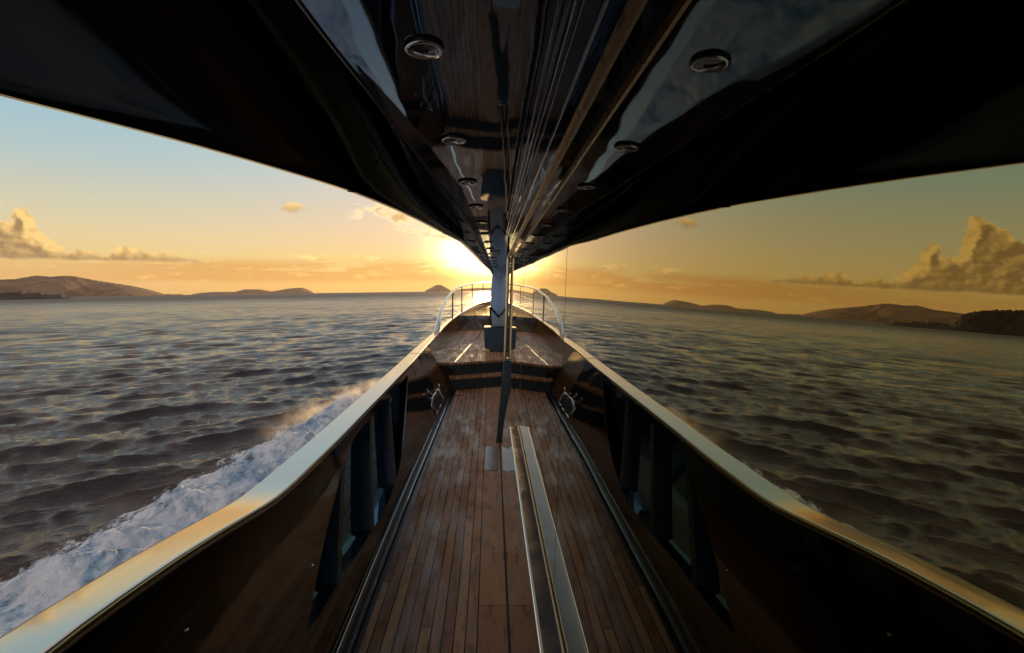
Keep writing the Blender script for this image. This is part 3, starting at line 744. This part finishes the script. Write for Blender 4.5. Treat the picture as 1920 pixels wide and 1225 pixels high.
def landmat(name, c1, c2, sc):
    m, t, b = mat(name, c1, 0.9)
    n = t.noise(geo(t), sc, 6, 0.6); t.put(b.inputs['Base Color'], t.mix(t.smooth(n, 0.42, 0.58), C4(*[v * 0.7 for v in c1]), C4(*[v * 1.25 for v in c2])))
    return m
LM = landmat('dry_hillside', (0.115, 0.060, 0.027), (0.135, 0.072, 0.033), 0.01)
LD = landmat('dark_scrub', (0.016, 0.011, 0.006), (0.026, 0.017, 0.009), 0.05)
land('island', [(-60, 0.2), (-56, 0.9), (-52, 1.3), (-48, 1.2), (-45, 1.1), (-43, 1.2), (-41.49, 1.37), (-40.67, 1.40), (-39.88, 1.58), (-39.35, 1.70), (-38.9, 1.64), (-38.45, 1.61), (-37.78, 1.68), (-37.08, 1.67), (-36.08, 1.42), (-35.35, 1.25), (-34.3, 1.06), (-33.06, 0.81), (-32.27, 0.59), (-31.47, 0.33), (-30.75, 0.05)], 4000, 700, LM, 1, 0.012)
land('island', [(-31.2, 0.0), (-30.6, 0.10), (-30.2, 0.05), (-29.6, 0.06), (-29.3, 0.0)], 4600, 120, LM, 5, 0.02)
land('island', [(-28.7, 0.02), (-28.1, 0.14), (-26.97, 0.22), (-25.2, 0.21), (-24.28, 0.44), (-22.96, 0.41), (-21.98, 0.2), (-20.34, 0.48), (-19.19, 0.55), (-18.68, 0.36), (-18.1, 0.03)], 5200, 400, LM, 2, 0.012)
land('island', [(-6.98, 0.1), (-6.4, 0.36), (-5.75, 0.70), (-5.31, 0.66), (-4.59, 0.26), (-4.3, 0.05)], 5600, 260, LM, 3, 0.01)
land('island', [(-4.4, 0.05), (-3.0, 0.22), (-1.5, 0.30), (0.5, 0.28), (3, 0.2), (5, 0.05)], 8200, 300, LM, 4, 0.01)
land('headland', [(-75, 0.9), (-65, 2.2), (-58, 2.4), (-52, 2.1), (-47, 1.88), (-45.9, 1.86), (-44.4, 1.76), (-43.4, 1.59), (-42.5, 1.29), (-42.0, 0.85), (-41.6, 0.33), (-41.1, 0.38), (-40.7, 0.42), (-40.33, 0.46), (-40.2, 0.28), (-39.6, 0.33), (-39.2, 0.37), (-39.0, 0.2), (-38.4, 0.18), (-37.9, 0.24), (-37.7, 0.04), (-37.3, 0.0)], 850, 60, LD, 6, 0.035, 0.04)

# ------------------------------------------------------------------ sea
def build_sea():
    az = np.radians(np.concatenate([np.arange(-66, 12, 0.085), np.arange(12, 294, 1.5)]))
    NF = len(np.arange(-66, 12, 0.085))
    dA = np.concatenate([np.full(NF, np.radians(0.085)), np.full(len(az) - NF, np.radians(1.5))]).astype(np.float32)
    r = 2.0 * np.exp(np.arange(0, math.log(9000 / 2.0), 0.0066))
    nr, na = len(r), len(az)
    X = (r[:, None] * np.sin(az)[None, :]).astype(np.float32); Y = (r[:, None] * np.cos(az)[None, :]).astype(np.float32)
    sp = np.maximum(r[:, None] * 0.0066, r[:, None] * dA[None, :]).astype(np.float32)
    Zt = np.zeros_like(X); DX = np.zeros_like(X); DY = np.zeros_like(X)
    N = 230
    lam = np.exp(rng.uniform(math.log(0.11), math.log(3.6), N)); lam.sort()
    wd = R(118.0)
    spread = np.where(lam > 0.6, 0.30, 0.46)
    th = wd + rng.normal(0, 1, N) * spread
    ph = rng.uniform(0, 2 * math.pi, N)
    slope = 0.033 * np.interp(np.log(lam), np.log([0.11, 0.22, 0.40, 0.7, 1.2, 2.2, 3.6]), [1.0, 1.35, 1.35, 1.25, 1.0, 0.55, 0.30])
    for i in range(N):
        k = 2 * math.pi / lam[i]; a = slope[i] / k
        rmax = lam[i] / 2.0 / 0.0066
        ir = int(np.searchsorted(r, rmax * 1.6))
        if ir < 2: continue
        kx, ky = k * math.cos(th[i]), k * math.sin(th[i])
        p = kx * X[:ir] + ky * Y[:ir] + ph[i]
        w = np.clip((lam[i] / sp[:ir] - 1.9) / 1.6, 0, 1) * a
        s, c = np.sin(p), np.cos(p)
        Zt[:ir] += w * c
        DX[:ir] -= w * s * math.cos(th[i]) * 1.0; DY[:ir] -= w * s * math.sin(th[i]) * 1.0
    V = np.stack([X + DX, Y + DY, Zt + SEA], -1).reshape(-1, 3).astype(np.float32)
    i, j = np.meshgrid(np.arange(nr - 1), np.arange(na), indexing='ij')
    j2 = (j + 1) % na
    F = np.stack([i * na + j, (i + 1) * na + j, (i + 1) * na + j2, i * na + j2], -1).reshape(-1, 4)
    me = bpy.data.meshes.new('sea')
    me.vertices.add(len(V)); me.vertices.foreach_set('co', V.ravel())
    me.loops.add(F.size); me.loops.foreach_set('vertex_index', F.ravel().astype(np.int32))
    me.polygons.add(len(F)); me.polygons.foreach_set('loop_start', np.arange(0, F.size, 4, dtype=np.int32))
    me.polygons.foreach_set('use_smooth', np.ones(len(F), dtype=bool))
    me.update(calc_edges=True)
    m, t, b = mat('sea_water', (0.012, 0.010, 0.010), 0.07, 0, 1.42)
    p = geo(t); ps = t.sep(p)
    pst = t.xyz(t.add(t.mul(ps[0], 0.40), t.mul(ps[1], 0.22)), t.add(t.mul(ps[0], -0.55), t.mul(ps[1], 0.83)), 0.0)
    n1 = t.noise(pst, 8.0, 5, 0.66); n2 = t.noise(pst, 30.0, 3, 0.55)
    bp = t.new('ShaderNodeBump'); bp.inputs['Strength'].default_value = 0.55; bp.inputs['Distance'].default_value = 0.07
    t.put(bp.inputs['Height'], t.add(n1, t.mul(n2, 0.25)))
    # wavelets too small for the mesh far out: scattered facet slopes
    dist = t.m('SQRT', t.add(t.mul(ps[0], ps[0]), t.mul(ps[1], ps[1])))
    def facets(sc, off):
        n = t.new('ShaderNodeTexNoise'); n.inputs['Scale'].default_value = sc; n.inputs['Detail'].default_value = 4; n.inputs['Roughness'].default_value = 0.7
        t.put(n.inputs['Vector'], t.xyz(t.add(t.mul(ps[0], 0.24), t.mul(ps[1], 0.16)), t.add(t.mul(ps[0], -0.55), t.mul(ps[1], 0.83)), off))
        v = t.new('ShaderNodeVectorMath', operation='SUBTRACT'); t.put(v.inputs[0], n.outputs['Color']); v.inputs[1].default_value = (0.5, 0.5, 0.5)
        return v.outputs[0]
    k = t.add(t.mul(t.smooth(dist, 6, 50), 0.85), t.mul(t.smooth(dist, 40, 500), SEAK))
    v1 = t.new('ShaderNodeVectorMath', operation='ADD'); t.put(v1.inputs[0], facets(1.1, 0.0)); t.put(v1.inputs[1], facets(0.16, 5.0))
    fv = t.sep(t.scale(v1.outputs[0], k))
    va = t.new('ShaderNodeVectorMath', operation='ADD'); t.l.new(bp.outputs[0], va.inputs[0]); t.put(va.inputs[1], t.xyz(fv[0], fv[1], 0.0))
    t.put(b.inputs['Roughness'], t.add(0.03, t.add(t.mul(t.smooth(dist, 18, 90), 0.14), t.mul(t.smooth(dist, 60, 500), 0.33))))
    vn = t.new('ShaderNodeVectorMath', operation='NORMALIZE'); t.l.new(va.outputs[0], vn.inputs[0])
    t.l.new(vn.outputs[0], b.inputs['Normal'])
    t.put(b.inputs['Base Color'], C4(0.024, 0.015, 0.013))
    me.materials.append(m)
    o = bpy.data.objects.new('sea', me); COL.objects.link(o); o['kind'] = 'structure'
build_sea()

# ------------------------------------------------------------------ bow wave: foam crest rolling off the hull
def fbm2(x, y, seed, octs=6, f0=1.0):
    rr = np.random.default_rng(seed); v = np.zeros_like(x)
    for o in range(octs):
        f = f0 * 2 ** o
        for _ in range(4):
            a = rr.uniform(0, 2 * math.pi); p = rr.uniform(0, 6.28)
            v += np.sin((x * math.cos(a) + y * math.sin(a)) * f + p + 0.9 * np.sin((x * math.sin(a) - y * math.cos(a)) * f * 0.6 + p * 2)) / 4 / (1.75 ** o)
    return v
FO = [(-6, -6.6), (2, -6.0), (5, -5.65), (6, -5.5), (7.2, -5.1), (9.2, -4.85), (12.4, -4.5), (13.7, -3.9), (15.5, -3.1), (17.5, -2.3), (19.5, -1.6), (22.5, -0.6)]
def build_foam():
    ny, nx = 700, 220
    yy = np.linspace(-6, 19.4, ny); u = np.linspace(0, 1, nx)
    xo = np.array([interp(FO, y) for y in yy]); xi_ = np.full(ny, -0.9)
    Yg, U = np.meshgrid(yy, u, indexing='ij')
    xo = xo - 0.40
    Xg = xi_[:, None] + (xo - xi_)[:, None] * U
    lump = fbm2(Xg, Yg, 3, 7, 1.7)
    prof = np.clip(1 - np.abs(U - 0.62) / 0.40, 0, 1) ** 0.8
    amp = np.interp(yy, [-6, 3, 8, 13, 17, 19.4], [0.34, 0.46, 0.60, 0.70, 0.5, 0.1])[:, None]
    Zg = SEA - 0.02 + amp * (0.25 + 0.75 * prof) * (0.62 + 0.55 * lump) * np.clip((1 - U) / 0.10, 0, 1) ** 0.6 - 0.22 * np.clip((U - 0.86) / 0.14, 0, 1)
    Xg = Xg + 0.22 * fbm2(Xg + 9, Yg, 5, 5, 2.2) * U; Yg = Yg + 0.25 * fbm2(Xg, Yg + 5, 8, 5, 2.0)
    V = np.stack([Xg, Yg, Zg], -1).reshape(-1, 3)
    i, j = np.meshgrid(np.arange(ny - 1), np.arange(nx - 1), indexing='ij')
    F = np.stack([i * nx + j, i * nx + j + 1, (i + 1) * nx + j + 1, (i + 1) * nx + j], -1).reshape(-1, 4)
    me = bpy.data.meshes.new('wake_foam'); me.from_pydata(V.tolist(), [], F.tolist())
    me.polygons.foreach_set('use_smooth', np.ones(len(F), dtype=bool))
    at = me.attributes.new('edge', 'FLOAT', 'POINT'); at.data.foreach_set('value', U.astype(np.float32).ravel())
    m = bpy.data.materials.new('sea_foam'); m.use_nodes = True
    t = NT(m.node_tree); b = t.n['Principled BSDF']
    p = t.sep(geo(t)); pv = t.xyz(t.mul(p[0], 1.0), t.mul(p[1], 0.7), p[2])
    n1 = t.noise(pv, 2.2, 8, 0.66, 0.5); n2 = t.noise(pv, 9.0, 6, 0.65)
    ea = t.new('ShaderNodeAttribute', attribute_name='edge').outputs['Fac']
    n3 = t.noise(t.xyz(t.mul(p[0], 1.0), t.mul(p[1], 0.45), p[2]), 26.0, 4, 0.7)
    cover = t.add(t.add(t.mul(t.sub(n1, 0.5), 2.1), t.mul(t.sub(n2, 0.5), 1.6)), t.mul(t.sub(n3, 0.5), 0.9))
    k = t.sub(t.add(cover, 0.66), t.mul(t.smooth(ea, 0.66, 1.0), 1.05))
    al = t.smooth(k, -0.05, 0.40)
    t.put(b.inputs['Base Color'], t.mix(t.smooth(t.add(n1, t.mul(t.sub(n2, 0.5), 0.5)), 0.36, 0.60), C4(0.26, 0.46, 0.66), C4(0.80, 0.90, 1.0)))
    t.put(b.inputs['Roughness'], 0.65); t.put(b.inputs['Alpha'], t.mul(al, 0.97))
    bump(t, b, t.add(n1, t.add(t.mul(n2, 0.5), t.mul(n3, 0.2))), 0.8, 0.2)
    me.materials.append(m)
    o = bpy.data.objects.new('wake_foam', me); COL.objects.link(o); tag(o, kind='stuff')
    tag(o, 'white foam crest rolling off the yacht hull', 'foam')
    # torn spray and mist hanging over the crest
    XC = [(y, x + 0.95) for y, x in FO]
    rows = []
    for y in frange(0.0, 22.5, 70):
        xc = interp(XC, y); w = 1.25
        rows.append([(xc + w * math.cos(q), y, SEA + 0.32 + 0.75 * math.sin(q)) for q in [2 * math.pi * k / 20 for k in range(20)]])
    mv = bpy.data.materials.new('spray_mist'); mv.use_nodes = True
    t = NT(mv.node_tree); t.n.clear()
    p = t.sep(geo(t))
    xc = t.sub(t.mul(t.curve(t.lin(p[1], 0, 22, 0, 1), [(y / 22.0, (interp(XC, y) + 8) / 8.0) for y in (0, 4, 7, 10, 13, 15, 17, 19.5, 22)]), 8.0), 8.0)
    dx = t.m('DIVIDE', t.sub(p[0], xc), 1.05); dz = t.m('DIVIDE', t.sub(p[2], SEA + 0.25), 0.62)
    fall = t.m('MAXIMUM', t.sub(1.0, t.add(t.mul(dx, dx), t.mul(dz, dz))), 0.0)
    n = t.noise(t.xyz(t.mul(p[0], 1.9), t.mul(p[1], 0.95), t.mul(p[2], 2.2)), 1.0, 6, 0.68, 0.3)
    den = t.mul(t.mul(fall, t.smooth(n, 0.46, 0.66)), t.mul(SPRAY, t.mul(t.add(0.02, t.mul(t.smooth(p[1], 9.5, 14.5), 0.98)), t.sub(1.0, t.smooth(p[1], 19.0, 22.2)))))
    pv_ = t.new('ShaderNodeVolumePrincipled'); pv_.inputs['Color'].default_value = C4(0.93, 0.95, 0.97); pv_.inputs['Anisotropy'].default_value = 0.45
    t.put(pv_.inputs['Density'], den)
    out = t.new('ShaderNodeOutputMaterial'); t.l.new(pv_.outputs[0], out.inputs['Volume'])
    o = MB().loft(rows).build('spray', mv, None)
    tag(o, 'fine spray torn off the foam crest beside the yacht', 'spray', kind='stuff')
build_foam()

# ------------------------------------------------------------------ evening haze over the water
def build_haze():
    hz = MB().box(-9600, 9600, -9600, 9600, -6.0, 330.0).build('haze', bpy.data.materials.new('evening_air'))
    m = hz.data.materials[0]; m.use_nodes = True
    t = NT(m.node_tree); t.n.clear()
    v = t.new('ShaderNodeVolumePrincipled'); v.inputs['Color'].default_value = C4(0.95, 0.90, 0.84)
    v.inputs['Density'].default_value = HAZE; v.inputs['Anisotropy'].default_value = 0.5
    o = t.new('ShaderNodeOutputMaterial'); t.l.new(v.outputs[0], o.inputs['Volume'])
    hz['kind'] = 'stuff'
HAZE = 0.00002
build_haze()
